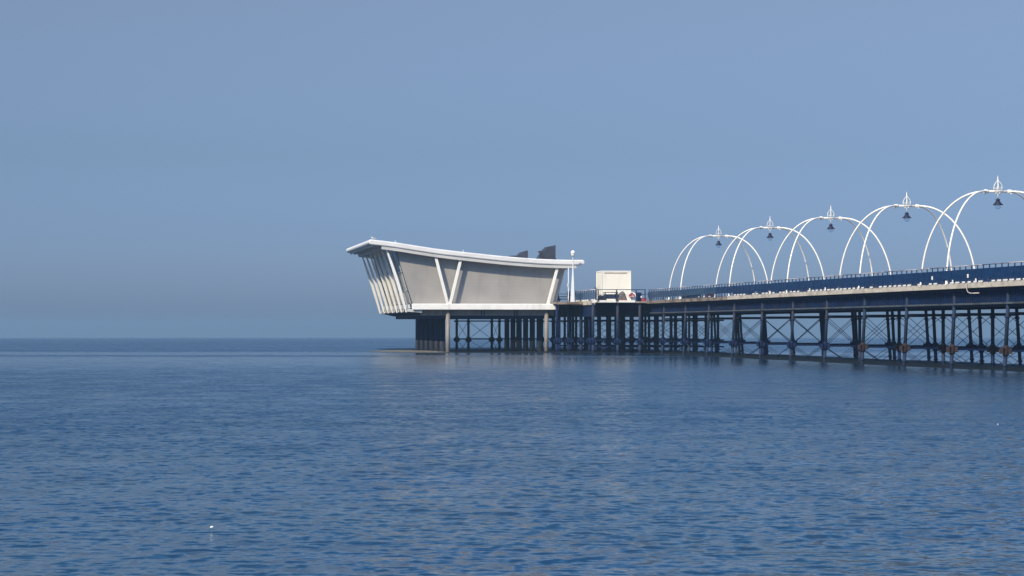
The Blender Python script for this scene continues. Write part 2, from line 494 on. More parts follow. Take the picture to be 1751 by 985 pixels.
mb = MB().box(S_NEAR + .06, S_FAR - .06, T0, T1 + .2, 4.93, Z_DECK)
pier.part('deck', mb, M['deck'])
TW = t_of(4000 * 49 / (.988 * (1245 - 250)), 49)
pier.part('fascia', MB().box(S_NEAR - .06, S_NEAR + .056, T0, TW, Z_F0, Z_F1), M['fascia'], label='pale weathered deck edge board')
pier.part('fascia', MB().box(S_NEAR - .05, S_NEAR + .056, TW + .01, T1 + .2, Z_F0 - .02, Z_F1 - .04), M['fascia_worn'], label='brown worn deck edge board')
pier.part('fascia', MB().box(S_FAR - .056, S_FAR + .06, T0, T1 + .2, Z_F0, Z_F1), M['fascia'])

bays = [T0] + [t for t in TB if t > T0 + 1] + [T1]
def girder(s, a, b, side, ribs=True):
    mb = MB()
    mb.box(s - .03, s + .03, a + .01, b - .01, Z_GB + .10, 4.86)
    mb.box(s - .16, s + .16, a + .01, b - .01, 4.70, 4.81)
    mb.box(s - .12, s + .12, a + .01, b - .01, Z_GB, Z_GB + .09)
    if ribs:
        n = int((b - a) / .38)
        for i in range(n):
            t = a + (i + .5) * (b - a) / n
            w = .035
            e = s + side * .09
            mb.box(min(e, s + side * .032), max(e, s + side * .032), t - w, t + w, Z_FL + .07, 4.69)
    return mb
for i in range(len(bays) - 1):
    a, b = bays[i], bays[i + 1]
    pier.part('girder', girder(49.45, a, b, -1), M['girder'])
    fl = MB().box(49.20, 49.41, a + .02, b - .02, Z_FL - .06, Z_FL + .05)
    pier.part('flange', fl, M['flange'])
    pier.part('girder', girder(57.2, a, b, 1, False), M['girder'])
    pier.part('girder', girder(53.2, a, b, 1, False), M['girder'])

def pile_mb(s, lean, t, r, z0=-.6, z1=4.85):
    mb = MB()
    zm = 2.4
    def p(z): return (s + lean * (z - zm) * -1.0 * -1.0, t, z)
    mb.tube([p(z0), p(.9)], r * 1.02, 12)
    mb.tube([p(.9), p(z1)], r, 12)
    for zc in (.28, 3.12):
        mb.tube([p(zc - .05), p(zc + .05)], r * 1.45, 12)
    return mb
def collar_mb(s, lean, t, r):
    p = lambda z: (s + lean * (z - 2.4), t, z)
    mb = MB().tube([p(.84), p(.93), p(1.36), p(1.46)], [r * 1.3, r * 1.65, r * 1.65, r * 1.3], 12)
    for k in range(4):
        w = pi / 4 + k * pi / 2
        mb.bar((p(1.14)[0] + r * 1.4 * cos(w), t + r * 1.4 * sin(w), 1.14), (p(1.14)[0] + (r + .28) * cos(w), t + (r + .28) * sin(w), 1.14), .05, .34)
    return mb
# lean is the shift in s per metre of height: near row splays towards the camera side at its foot
ROWS = [(49.25, .055), (51.8, .0), (54.35, -.05), (56.95, -.065)]
protos = {}
for k, t in enumerate(TB):
    for ri, (s, lean) in enumerate(ROWS):
        r = .115
        mt = M['pile'] if ri == 0 else (M['pile'] if ri == 1 and k % 2 == 0 else M['iron'])
        rusty = ri < 2 and k <= 9
        if (ri, mt.name, rusty) in protos:
            src, t_src = protos[(ri, mt.name, rusty)]
            pier.again(src, dt=t - t_src)
        else:
            pl = pier.part('pile', pile_mb(s, lean, t, r), mt)
            pier.part('collar', collar_mb(s, lean, t, r), M['rust'] if rusty else M['iron'], parent=pl)
            protos[(ri, mt.name, rusty)] = (pl, t)
def brace(s0, l0, s1, l1, t, za, zb, r=.022):
    p = lambda s, l, z, dt: (s + l * (z - 2.4), t + dt, z)
    mb = MB()
    mb.tube([p(s0, l0, za, -.06), p(s1, l1, zb, -.06)], r, 6)
    mb.tube([p(s0, l0, zb, .06), p(s1, l1, za, .06)], r, 6)
    return mb
pb = {}
for k, t in enumerate(TB):
    for j in range(3):
        (s0, l0), (s1, l1) = ROWS[j], ROWS[j + 1]
        for nm, fn in (('cross_brace', lambda: brace(s0, l0, s1, l1, t, Z_S0, Z_S1, .02)), ('lower_brace', lambda: brace(s0, l0, s1, l1, t, -.7, Z_S0 - .1, .018))):
            if (nm, j) in pb:
                pier.again(pb[(nm, j)][0], dt=t - pb[(nm, j)][1])
            else:
                pb[(nm, j)] = (pier.part(nm, fn(), M['iron']), t)
    for nm, z, hgt in (('tie_beam', Z_S1, .13), ('tie_beam', Z_S0, .11)):
        if (z,) in pb:
            pier.again(pb[(z,)][0], dt=t - pb[(z,)][1])
        else:
            l = ROWS[0][1] * (z - 2.4); r_ = ROWS[3][1] * (z - 2.4)
            mb = MB().box(ROWS[0][0] + l + .02, ROWS[3][0] + r_ - .02, t - .07, t + .07, z - hgt / 2, z + hgt / 2)
            pb[(z,)] = (pier.part(nm, mb, M['iron']), t)
    if ('cap',) in pb:
        pier.again(pb[('cap',)][0], dt=t - pb[('cap',)][1])
    else:
        pb[('cap',)] = (pier.part('cap_beam', MB().box(49.5, 57.15, t - .16, t + .16, Z_GB - .02, 4.85), M['iron']), t)
# bent pale pipe hanging from the deck edge
tp = t_of(4000 * 48.85 / (.988 * (1653 - 250)), 48.85)
mb = MB().tube([(48.86, tp, 5.16), (48.86, tp, 4.78), (48.88, tp - .15, 4.62), (48.92, tp - .5, 4.55), (48.92, tp - 1.9, 4.55)], .035, 8)
pier.part('drain_pipe', mb, M['rail'], label='pale bent drain pipe below the deck edge')

# ------------------------------------------------------------------ railings along the pier
def railing(label, s, side, t0, t1, posts, blocks):
    th = Thing('railing', label, 'railing', s, (t0 + t1) / 2, Z_DECK)
    zt = CAMZ + 3.75
    n = len(bays)
    step = (t1 - t0) / max(1, round((t1 - t0) / 9.1))
    cnt = round((t1 - t0) / step)
    P0 = PF = None
    for i in range(cnt):
        a, b = t0 + i * step, t0 + (i + 1) * step
        mb = MB().tube([(s, a, zt - .026), (s, b, zt - .026)], .028, 8)
        if P0 is None:
            P0 = [th.part('top_rail', mb, M['rail'])]
            m2 = MB()
            for j in range(9):
                w = step / 9
                m2.box(s - .035 - side * 0, s + .02, a + j * w + .05, a + (j + 1) * w - .05, CAMZ + 2.93, CAMZ + 3.51)
            m2.box(s - .005, s + .03, a, b, CAMZ + 2.93, CAMZ + 2.98)
            m2.box(s - .005, s + .03, a, b, CAMZ + 3.46, CAMZ + 3.50)
            gb = random.Random(4)
            for j in range(9):                      # short balusters under the panel
                for q_ in range(4):
                    if gb.random() < .6:
                        tt = a + j * 1.0112 + .22 + .2 * q_
                        m2.box(s - .008, s + .012, tt - .012, tt + .012, Z_F1 - .04, CAMZ + 2.91)
            P0.append(th.part('infill_panel', m2, M['panel']))
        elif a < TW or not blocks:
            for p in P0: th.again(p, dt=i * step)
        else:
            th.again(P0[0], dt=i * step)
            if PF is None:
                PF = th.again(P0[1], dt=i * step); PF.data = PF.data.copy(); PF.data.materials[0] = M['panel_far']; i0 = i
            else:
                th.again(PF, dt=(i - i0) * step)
    src = None; rest = MB()
    n0 = int((123.0 - t0) / 1.0112)          # the posts that show largest in the photograph
    np_ = int((t1 - t0) / 1.0112)
    for i in range(np_ + 1):
        t = t0 + i * 1.0112 + .02
        z0 = Z_F1 - .05
        if n0 <= i < n0 + posts:
            if src is None:
                mb = MB().box(s - .03, s + .03, t - .03, t + .03, z0, zt - .045)
                mb.box(s - .06, s + .06, t - .06, t + .06, z0, z0 + .06)
                src = th.part('post', mb, M['post']); ts = t
            else:
                th.again(src, dt=t - ts)
        else:
            rest.box(s - .045, s + .045, t - .045, t + .045, z0, zt - .05)
    if rest.v:
        th.part('posts', rest, M['post'], kind='stuff')
    # foot boards between the posts, some missing
    g = random.Random(4)
    bd = {}
    for i in range(cnt * 9 if blocks else 0):
        t = t0 + i * 1.0112 + .02
        tw = t < TW
        if g.random() < (.66 if tw else .22):
            e = g.choice((.46, .56, .64))
            if (e, tw) in bd:
                th.again(bd[(e, tw)][0], dt=t - bd[(e, tw)][1])
            else:
                mb = MB().box(s - .05, s - .012, t + .10, t + .10 + e, Z_F1 + .012, Z_F1 + (.10 if tw else .07))
                bd[(e, tw)] = (th.part('kerb_board', mb, M['kerb']), t)
    return th
near_rail = railing('long railing with solid navy panels along the near edge of the pier', S_NEAR - .01, -1, 86.0, T1 - .2, 100, True)
far_rail = railing('navy panelled railing along the far side of the pier, behind the lamp arches', S_FAR - .08, 1, 86.0, T1 - .2, 100, False)
# small white notice plates on the near railing
for x in (1593, 1654):
    t = t_of(4000 * 48.9 / (.988 * (x - 250)), 48.9)
    near_rail.part('notice_plate', MB().box(S_NEAR - .075, S_NEAR - .048, t - .10, t + .10, CAMZ + 3.0, CAMZ + 3.22), M['kerb'])

# ------------------------------------------------------------------ lamp arches
SC, ZA = 53.3, 11.12
def lamp_arch(t):
    th = Thing('lamp_arch', '', 'lamp arch', SC, t, Z_DECK, 'white lamp arches over the pier deck')
    r = .060
    for a in (-1, 1):
        for b in (-1, 1):
            pts = []
            for i in range(25):
                w = (pi / 2) * i / 24
                pts.append((SC + a * (.80 + 3.45 * max(0, cos(w)) ** .93), t + b * (.075 + 2.33 * max(0, cos(w)) ** .93), Z_DECK + (ZA - Z_DECK) * sin(w)))
            leg = th.part('leg', MB().tube(pts, r, 10), M['white_tube'])
            f = pts[0]
            th.part('foot_plate', MB().lathe((f[0], f[1], Z_DECK), [(.16, .004), (.16, .05), (.09, .07), (.085, .3)], 12), M['white_tube'], parent=leg)
    mb = MB().tube([(SC - .86, t, ZA), (SC + .86, t, ZA)], .075, 10)
    for a in (-1, 1):
        mb.tube([(SC + a * .64, t, ZA), (SC + a * .92, t, ZA)], .125, 10)
        mb.tube([(SC + a * .86, t - .05, ZA - .08), (SC + a * .86, t - .05, ZA - .19)], .05, 8)
        mb.tube([(SC + a * .12, t, ZA - .02), (SC + a * .12, t, ZA - .18)], .05, 8)
    th.part('crossbar', mb, M['white_tube'])
    # crown finial: curved ribs and a spike
    mb = MB()
    for k in range(6):
        w = 2 * pi * k / 6 + .3
        pr = [(.24, .05), (.285, .16), (.29, .28), (.25, .42), (.17, .54), (.08, .63), (.03, .70)]
        mb.tube([(SC + q * cos(w), t + q * sin(w), ZA + z) for q, z in pr], .016, 6)
    mb.lathe((SC, t, ZA), [(.04, .04), (.035, .3), (.03, .68), (.05, .72), (.035, .78), (.012, 1.0)], 8)
    for rr, zz in ((.245, .06), (.265, .20)):
        mb.tube([(SC + rr * cos(q), t + rr * sin(q), ZA + zz) for q in np.linspace(0, 2 * pi, 17)], .014, 6)
    th.part('finial', mb, M['white_tube'])
    # hanging lantern
    z = ZA - .86
    mb = MB().lathe((SC, t, z), [(.325, .0), (.33, .025), (.24, .09), (.17, .19), (.13, .24), (.10, .265), (.15, .30), (.15, .335), (.10, .37), (.06, .40), (.028, .43)], 20)
    lan = th.part('lantern', mb, M['lamp'])
    th.part('stem', MB().tube([(SC, t, z + .42), (SC, t, ZA - .02)], .022, 8), M['white_tube'], parent=lan)
    th.part('glass_bowl', MB().lathe((SC, t, z), [(.03, -.26), (.10, -.24), (.17, -.17), (.20, -.08), (.20, -.004)], 18), M['bowl'], parent=lan)
    return th
L_T = [t_of(4000 * SC / (.988 * d), SC) for d in (979, 1067, 1171, 1301, 1457)]
lab = ['white four legged lamp arch standing closest to the cream container',
       'white lamp arch second from the cream container',
       'white lamp arch in the middle of the row of five',
       'white lamp arch fourth from the cream container, next to the largest one',
       'largest white lamp arch, farthest from the cream container']
first = lamp_arch(L_T[0])
for i, t in enumerate(L_T):
    o = first.o if i == 0 else copy_tree(first.o)
    o.location = world(SC, t, Z_DECK)
    o['label'] = lab[i]

# ------------------------------------------------------------------ pier head: wider platform with its own piles
TF = t_of(238, 34)                       # plane of the pavilion's front beam
TP = t_of(231, 46.5)                     # its front edge
SP = 43.8
head = Thing('landing_platform', 'wide platform at the pier end on a dense forest of dark iron piles', 'platform', 47, TP + 20, 0)
mb = MB().box(SP + .06, 58.6, TP + .06, TP + 30.96, 4.93, Z_DECK - .005)
head.part('deck', mb, M['deck'])
head.part('link_deck', MB().box(41.0, SP - .06, TF - 2.4, TP + 30.9, 4.90, Z_DECK - .012), M['deck'])
head.part('fascia', MB().box(41.0, SP - .06, TF - 2.46, TF - 2.404, 4.84, Z_DECK), M['fascia_worn'])
head.part('rear_deck', MB().box(33.5, 58.6, TP + 31, TP + 43, 4.93, Z_DECK - .009), M['deck'])
head.part('fascia', MB().box(SP - .05, SP + .056, TP + .8, TP + 17, Z_F0 - .12, Z_F1 - .02), M['fascia'])
for x0, x1 in ((1013, 1020), (1025, 1053.3), (1058.5, 1086)):
    mb = MB().box(Pt(x0, 500, TP)[0], Pt(x1, 500, TP)[0], TP - .06, TP + .056, Z_F0 + .1, Z_F1 + .0)
    head.part('front_board', mb, M['kerb'])
head.part('beam', MB().box(SP + .5, 58, TP + 3, TP + 3.2, 3.75, 4.92), M['iron'])
mb = MB().box(SP + .1, SP + .18, TP + 1.2, TP + 30, 3.62, 4.92).box(SP - .02, SP + .25, TP + 1.2, TP + 30, 3.6, 3.72)
head.part('girder', mb, M['girder'])
for s in (46.4, 51.6, 56.8):
    head.part('girder', MB().box(s - .06, s + .06, TP + 1.5, TP + 42, Z_GB, 4.92), M['iron'])
for dt in (9.0, 18.0, 27.0, 33, 40):
    head.part('cap_beam', MB().box(34 if dt > 30 else SP + .3, 58, TP + dt - .15, TP + dt + .15, Z_GB - .02, 4.92), M['iron'])
src = None
def hpile(s, t, mt, lit=False):
    global src
    key = mt.name
    if key not in hp:
        p = head.part('pile', pile_mb(s, 0, t, .14, z1=4.9), mt)
        head.part('collar', collar_mb(s, 0, t, .14), M['iron'], parent=p)
        hp[key] = (p, s, t)
    else:
        p, s_, t_ = hp[key]
        head.again(p, ds=s - s_, dt=t - t_)
hp = {}
for x in (993, 1014, 1056, 1094):
    t = TP + (.35 if x > 1000 else 8.0)
    s = Pt(x, 560, t)[0]
    hpile(s, t, M['pile'])
g = random.Random(8)
for dt in (5, 9.5, 14, 18.5, 23, 27.5):
    for s in (44.3, 47.0, 49.6, 52.2, 54.8, 57.4):
        hpile(s + g.uniform(-.25, .25), TP + dt + g.uniform(-.3, .3), M['iron'])
for s in (41.2, 41.9, 42.6, 43.2):
    hpile(s, TP + 7 + (s * 3.7) % 4, M['iron'])
for x in (781, 801, 841, 854):
    hpile(Pt(x, 560, TP + 33)[0], TP + 33, M['iron'])
for dt in (33, 40):
    for s in (41.9 if dt == 40 else 41.2, 44, 46.6, 49.2, 51.8, 54.4, 57):
        hpile(s, TP + dt, M['iron'])
for dt in (5, 14, 23, 33.0):
    a = 34 if dt > 30 else SP + .3
    for z in (3.22, 1.22, .55 if dt < 30 else None):
        if z is not None:
            head.part('tie_beam', MB().box(a, 58, TP + dt - .07, TP + dt + .07, z - .07, z + .07), M['iron'])
_x = [Pt(x, 560, TP + 33)[0] for x in (781, 801, 841, 854)]
for s0, s1 in ((_x[0], _x[1]), (_x[1], _x[2]), (_x[2], _x[3]), (44.3, 47), (47, 49.6), (49.6, 52.2), (52.2, 54.8), (54.8, 57.4)):
    dts = (33,) if s1 < 41 else (5, 14, 23)
    for dt in dts:
        mb = MB()
        for za, zb in ((1.2, 3.2), (-.4, 1.1)):
            mb.tube([(s0, TP + dt - .1, za), (s1, TP + dt - .1, zb)], .026, 6)
            mb.tube([(s0, TP + dt + .1, zb), (s1, TP + dt + .1, za)], .026, 6)
        head.part('cross_brace', mb, M['iron'])

# railing round the platform
plat = Thing('railing', 'platform railing with open dark rails in front of the cream container', 'railing', SP + 3, TP + 2, Z_DECK)
zt = CAMZ + 3.74
S1018 = Pt(1018.5, 500, TP + .1)[0]; S1100 = Pt(1104, 500, TP + .1)[0]
plat.part('top_rail', MB().tube([(S1018, TP + .1, zt), (S1100, TP + .1, zt)], .035, 8), M['post'])
plat.part('mid_rail', MB().tube([(S1018, TP + .1, zt - .5), (S1100, TP + .1, zt - .5)], .014, 6), M['post'])
for x in (1019.5, 1022.8, 1054.4, 1087.8, 1103):
    s = Pt(x, 500, TP + .1)[0]
    plat.part('post', MB().box(s - .05, s + .05, TP + .05, TP + .15, Z_F1 - .09, zt - .035), M['post'])
plat.part('top_rail', MB().tube([(SP + .08, TP + .1, zt + .0), (SP + .08, TP + 16.4, zt + .0)], .04, 8), M['rail'])
plat.part('infill_panel', MB().box(SP + .06, SP + .10, TP + .4, TP + 16.2, CAMZ + 2.86, CAMZ + 3.52), M['panel_grey'], label='faded blue panel on the side of the platform')
for i in range(14):
    t = TP + .5 + i * 1.2
    plat.part('post', MB().box(SP + .035, SP + .125, t - .045, t + .045, Z_F1 - .08, zt - .04), M['post'])
for i in range(13):
    if i % 4 != 2: plat.part('kerb_board', MB().box(SP + .01, SP + .05, TP + .65 + i * 1.2, TP + 1.5 + i * 1.2, Z_F1 + .0, Z_F1 + .11), M['kerb'])
rear = Thing('railing', 'thin dark railing behind the pavilion end and the white mast', 'railing', 43, TP + 31, Z_DECK)
tr = TP + 31.2
rear.part('top_rail', MB().tube([(39.5, tr, zt), (58, tr, zt)], .03, 8), M['post'])
rear.part('mid_rail', MB().tube([(39.5, tr, zt - .45), (58, tr, zt - .45)], .02, 6), M['post'])
for i in range(13):
    s = 39.6 + i * 1.5
    rear.part('post', MB().box(s - .03, s + .03, tr - .03, tr + .03, Z_DECK - .004, zt - .03), M['post'])

# ------------------------------------------------------------------ pavilion
pav = Thing('pavilion', 'modern grey pavilion with sweeping white roof and slanted white fins on stilts', 'pavilion', 33.5, TF + 13, 0)
DEP = 26.4
tr0 = TF - .35
top_px = [(634.5, 409.3), (655, 411.6), (677.4, 414.4), (710, 419.7), (742.4, 424.7), (770, 428.2), (795, 431.0), (822, 433.9), (848.7, 436.8), (875, 439.2), (897.4, 441.0), (922, 442.6), (946.2, 443.7), (972, 444.2), (996, 444.3)]
top = [Pt(x, y, tr0) for x, y in top_px]
th_r = .52
outline = list(top)
bot = [(s, z - th_r) for s, z in top]
def cap(a, b, n=6):
    """half circle between a (start) and b (end), bulging outward"""
    cx, cz = (a[0] + b[0]) / 2, (a[1] + b[1]) / 2
    r = sqrt((a[0] - b[0]) ** 2 + (a[1] - b[1]) ** 2) / 2
    w0 = atan2(a[1] - cz, a[0] - cx)
    return [(cx + r * cos(w0 - pi * i / n), cz + r * sin(w0 - pi * i / n)) for i in range(1, n)]
outline = top + cap(top[-1], bot[-1]) + bot[::-1] + cap(bot[0], top[0])
mb = MB().prism(outline[::-1], tr0, tr0 + DEP + .5, False)
roof = pav.part('roof', mb, M['roof'], bevel=.10)
# soffit lip set back under the roof edge
def under(s, d):
    ss = [p[0] for p in top]; zz = [p[1] for p in top]
    return float(np.interp(s, ss, zz)) - th_r - d
sa, sb = Pt(652, 430, TF)[0], Pt(985, 450, TF)[0]
S_ = np.linspace(sa, sb, 22)
mb = MB().slab([(s, under(s, .34)) for s in S_], [(s, under(s, -.02)) for s in S_], tr0 + .12, tr0 + DEP)
pav.part('soffit', mb, M['soffit'])
mb = MB()
for i in range(5):
    s = top[0][0] + .15 + i * .42
    if s < sa + 1.2:
        mb.box(s, s + .16, tr0 + .35, tr0 + DEP, under(s + .1, .14), under(s, -.03))
pav.part('soffit_rib', mb, M['soffit'])
# front wall: ribbed grey cladding, slanted ends
TWL = TF + .72
bl, br = Pt(706, 518, TWL), Pt(951, 518, TWL)
tl, trr = Pt(677.5, 430, TWL), Pt(966.5, 455, TWL)
zb = 4.85
n = 24
lo_ = [(bl[0] + (br[0] - bl[0]) * i / n, zb) for i in range(n + 1)]
up_ = []
for i in range(n + 1):
    s = tl[0] + (trr[0] - tl[0]) * i / n
    up_.append((s, under(s, .30)))
pav.part('front_wall', MB().slab(lo_, up_, TWL, TWL + .2), M['cladding'])
pav.part('rear_wall', MB().slab(lo_, up_, TWL + 24.2, TWL + 24.4), M['cladding'])
e = .002
pav.part('end_wall', MB().prism([(br[0] - .25, zb), (br[0] - .03, zb), (trr[0] - .03, under(trr[0], .3)), (trr[0] - .25, under(trr[0], .3))], TWL + .205, TWL + 24.195), M['cladding'])
# glazed seaward side between the fins, leaning out at the top
gl0, gl1 = (bl[0] - .05, 4.7), (tl[0] - .05, under(tl[0], .3))
pav.part('side_glazing', MB().prism([gl0, (gl0[0] + .1, 4.7), (gl1[0] + .1, gl1[1]), gl1], TWL + .205, TWL + 24.195), M['glass'])
mb = MB()
for i in range(7):
    t = TWL + .45 + i * 3.85
    mb.bar((gl0[0] - .03, t, gl0[1]), (gl1[0] - .03, t, gl1[1]), .07, .08, up=(0, 1, 0))
for f_ in (.28, .62):
    s, z = gl0[0] + (gl1[0] - gl0[0]) * f_ - .04, gl0[1] + (gl1[1] - gl0[1]) * f_
    mb.box(s - .03, s + .03, TWL + .3, TWL + 24, z - .03, z + .03)
pav.part('mullions', mb, M['soffit'])
# seven slanted fins
f0, f1 = Pt(696, 534, TF), Pt(661.5, 424.5, TF)
def fin_mb(t):
    mb = MB()
    n = 12
    ring = []
    for i in range(n + 1):
        u = i / n
        s = f0[0] + (f1[0] - f0[0]) * u; z = f0[1] + (f1[1] - f0[1]) * u
        d = .14 + .18 * sin(pi * min(1, u * 1.02)) ** .8
        w = .055
        ring.append([(s - .14, t - w, z), (s - .14 + d, t - w * .6, z), (s - .14 + d, t + w * .6, z), (s - .14, t + w, z)])
    vs = [p for r in ring for p in r]
    fs = []
    for i in range(n):
        for k in range(4):
            k2 = (k + 1) % 4
            fs.append((i * 4 + k, i * 4 + k2, (i + 1) * 4 + k2, (i + 1) * 4 + k))
    fs += [(3, 2, 1, 0), (n * 4, n * 4 + 1, n * 4 + 2, n * 4 + 3)]
    return mb.add(vs, fs)
FT = [TF + .1 + 4.42 * i for i in range(7)]
fin = pav.part('fin', fin_mb(FT[0]), M['white'], bevel=.015)
for t in FT[1:]:
    pav.again(fin, dt=t - FT[0])
# base: white front beam, floor and its edge beams
b0, b1 = Pt(705, 519.3, TF), Pt(955, 530, TF)
pav.part('front_beam', MB().box(b0[0], b1[0], TF - .2, TF + .35, b1[1], b0[1]), M['white'], bevel=.06)
pav.part('sill', MB().box(b0[0] + .05, b1[0] - .1, TF + .352, TWL - .004, b0[1] - .12, b0[1] - .04), M['soffit'])
pav.part('floor', MB().box(b0[0] + .9, b1[0] - .35, TF + .62, TF + 25.6, 3.72, 4.55), M['pillar'])
u0 = f0[0] + .12
pav.part('floor_edge', MB().box(u0, u0 + .22, TF + .3, TF + 26.6, 4.42, 4.84), M['soffit'])
mb = MB().prism([(u0 + .05, 4.02), (b0[0] + .88, 3.74), (b0[0] + .88, 4.40), (u0 + .05, 4.40)], TF + .4, TF + 26.5)
pav.part('cantilever', mb, M['iron'])
mb = MB()
for i in range(7):
    mb.bar((u0 - .1, FT[i], 4.25), (b0[0] + 1.0, FT[i], 4.15), .16, .28)
pav.part('bracket', mb, M['soffit'])
pav.part('underside', MB().box(b0[0] + 1.0, b1[0] - .5, TF + .8, TF + 25.4, 3.42, 3.715), M['iron'])
mb = MB()
for x in (823, 828, 880, 884):
    s = Pt(x, 535, TF + .6)[0]
    mb.box(s - .04, s + .04, TF + .50, TF + .616, 3.73, 4.25)
pav.part('bracing_plates', mb, M['iron'])
# white struts from the beam to the roof edge
def strut(p, q, w=.29):
    (s0, z0), (s1, z1) = Pt(*p, TF + .05), Pt(*q, TF + .05)
    return MB().bar((s0, TF + .05, z0), (s1, TF + .05, z1), w, .20, up=(0, 1, 0))
pav.part('strut', strut((765.8, 520), (744, 435.5)), M['white'], bevel=.02)
pav.part('strut', strut((769.6, 520), (788.8, 440)), M['white'], bevel=.02)
pav.part('strut', strut((936.8, 520), (955.2, 450)), M['white'], bevel=.02)
# stilts
for x in (766, 934.3):
    s = Pt(x, 560, TF + .35)[0]
    for i in range(7):
        t = TF + .35 + 4.42 * i
        fr = i == 0
        if i < 2:
            p = pav.part('pillar', MB().tube([(s, t, -.8), (s, t, 3.715 if i else 4.28)], .215 if fr else .285, 14), M['pillar'] if fr else M['pillar_shaded'])
            if not fr:
                pav.part('sleeve', MB().tube([(s, t, -.6), (s, t, 1.0), (s, t, 1.08)], [.30, .30, .288], 14), M['sleeve'], parent=p)
                p1 = p
        else:
            pav.again(p1, dt=4.42 * (i - 1))
# dark roof cowls
def cowl(px, t, d, name, plinth):
    poly = [Pt(x, y, t) for x, y in px]
    mb = MB().prism(poly[::-1], t, t + d)
    return mb
tc = TF + 3.0
dy = 1.2                                 # the roof top lies a little lower in the picture there
pav.part('roof_cowl', cowl([(902.8, 442), (902.9, 427.8), (900.8, 429.4), (897.5, 429.2), (895.8, 430.6), (892.6, 430.8), (890.4, 432.8), (888, 435), (885, 436.9), (873, 437.2), (873, 441)], tc, 1.6, 'a', 0), M['black'], bevel=.02)
pav.part('roof_cowl', cowl([(950, 444), (950.2, 418.8), (948.6, 420.4), (946.5, 419.9), (945, 421.2), (941.5, 420.6), (939.6, 421.9), (937.2, 421.6), (935.2, 424.2), (932.6, 426.4), (931, 428.6), (928.2, 429.4), (925, 428.6), (926.8, 431), (928, 433), (928.3, 444)], tc, 2.2, 'b', 0), M['black'], bevel=.02)
mb = MB().prism([Pt(x, y, tc - .2) for x, y in [(951.5, 445), (951.5, 441.4), (924, 440.4), (924, 444)]][::-1], tc - .2, tc + 2.3)
pav.part('cowl_plinth', mb, M['black'])
q = lambda x, y: (Pt(x, y, tc + .3)[0], tc + .3, Pt(x, y, tc + .3)[1])
mb = MB().bar(q(917, 443.5), q(926.5, 430), .10, .5, up=(0, 1, 0)).bar(q(922.5, 444), q(927, 433), .2, .4, up=(0, 1, 0))
pav.part('cowl_stay', mb, M['black'])
# thin rods on the roof edge
mb = MB()
for x, y0, y1 in ((676, 416, 411.2), (792, 432.5, 427)):
    s, z = Pt(x, y0, TF + .6); z1 = Pt(x, y1, TF + .6)[1]
    mb.tube([(s, TF + .6, z), (s, TF + .6, z1)], .03, 6)
pav.part('roof_rod', mb, M['roof'])

# ------------------------------------------------------------------ white mast and slim pole behind the pavilion's end
tm = TF - 1.5
sm_ = Pt(979.8, 500, tm)[0]
mast = Thing('mast', 'tapering white mast with a globe on top beside the pavilion roof end', 'mast', sm_, tm, Z_DECK)
ztop = Pt(980, 438, tm)[1]
n = 4
ring = lambda z, r: [(sm_ + r * cos(radians(20) + k * pi / 2), tm + r * sin(radians(20) + k * pi / 2), z) for k in range(4)]
vs = ring(Z_DECK - .004, .32) + ring(ztop - 1.2, .075) + ring(ztop, .05)
mb = MB().add(vs, [(i * 4 + k, i * 4 + (k + 1) % 4, (i + 1) * 4 + (k + 1) % 4, (i + 1) * 4 + k) for i in range(2) for k in range(4)] + [(8, 9, 10, 11)])
mast.part('shaft', mb, M['mast_a'])
zg = Pt(980, 432, tm)[1]
mast.part('collar', MB().lathe((sm_, tm, zg), [(.09, -.42), (.16, -.34), (.20, -.22), (.17, -.16)], 14), M['soffit'])
mast.part('globe', MB().ell((sm_, tm, zg), (.225, .225, .225), 18, 12), M['globe'])
tq = TF - .9
sq = Pt(972, 500, tq)[0]
pole = Thing('pole', 'slim white pole between the pavilion end and the white mast', 'pole', sq, tq, Z_DECK)
pole.part('shaft', MB().lathe((sq, tq, Z_DECK - .004), [(.07, 0), (.07, .5), (.05, .55), (.045, 3.45)], 10), M['mast_a'])
pole.part('junction_box', MB().box(sq - .13, sq - .045, tq - .08, tq + .08, Z_DECK + 1.55, Z_DECK + 1.9), M['mast_a'])

# ------------------------------------------------------------------ cream container
tcn = TP + 4.4
c0, c1 = Pt(1029.4, 500, tcn), Pt(1078.4, 463, tcn)
ctop = c1[1]
zb_ = Z_DECK + .06
con = Thing('container', 'tall cream corrugated steel container on the platform behind the railing', 'container', (c0[0] + c1[0]) / 2, tcn + 1.45, Z_DECK)
con.part('body', MB().box(c0[0], c1[0], tcn, tcn + 2.85, zb_, ctop - .12), M['cream'])
mb = MB().box(c0[0] - .03, c1[0] + .03, tcn - .03, tcn + 2.88, ctop - .118, ctop)
con.part('roof', mb, M['kerb'])
mb = MB()
for s in (c0[0], c1[0]):
    for t in (tcn, tcn + 2.85):
        mb.box(s - .03, s + .03, t - .03, t + .03, Z_DECK - .004, ctop - .12)
con.part('corner_post', mb, M['cream'])
con.part('header', MB().box(c0[0] + .25, c1[0] - .4, tcn - .045, tcn - .003, ctop - .26, ctop - .17), M['fascia'])
con.part('latch', MB().box(c0[0] - .045, c0[0] - .003, tcn + .9, tcn + 1.05, zb_ + 1.35, zb_ + 1.6).box(c0[0] - .04, c0[0] - .003, tcn + 1.6, tcn + 1.72, zb_ + 1.42, zb_ + 1.56), M['soffit'])

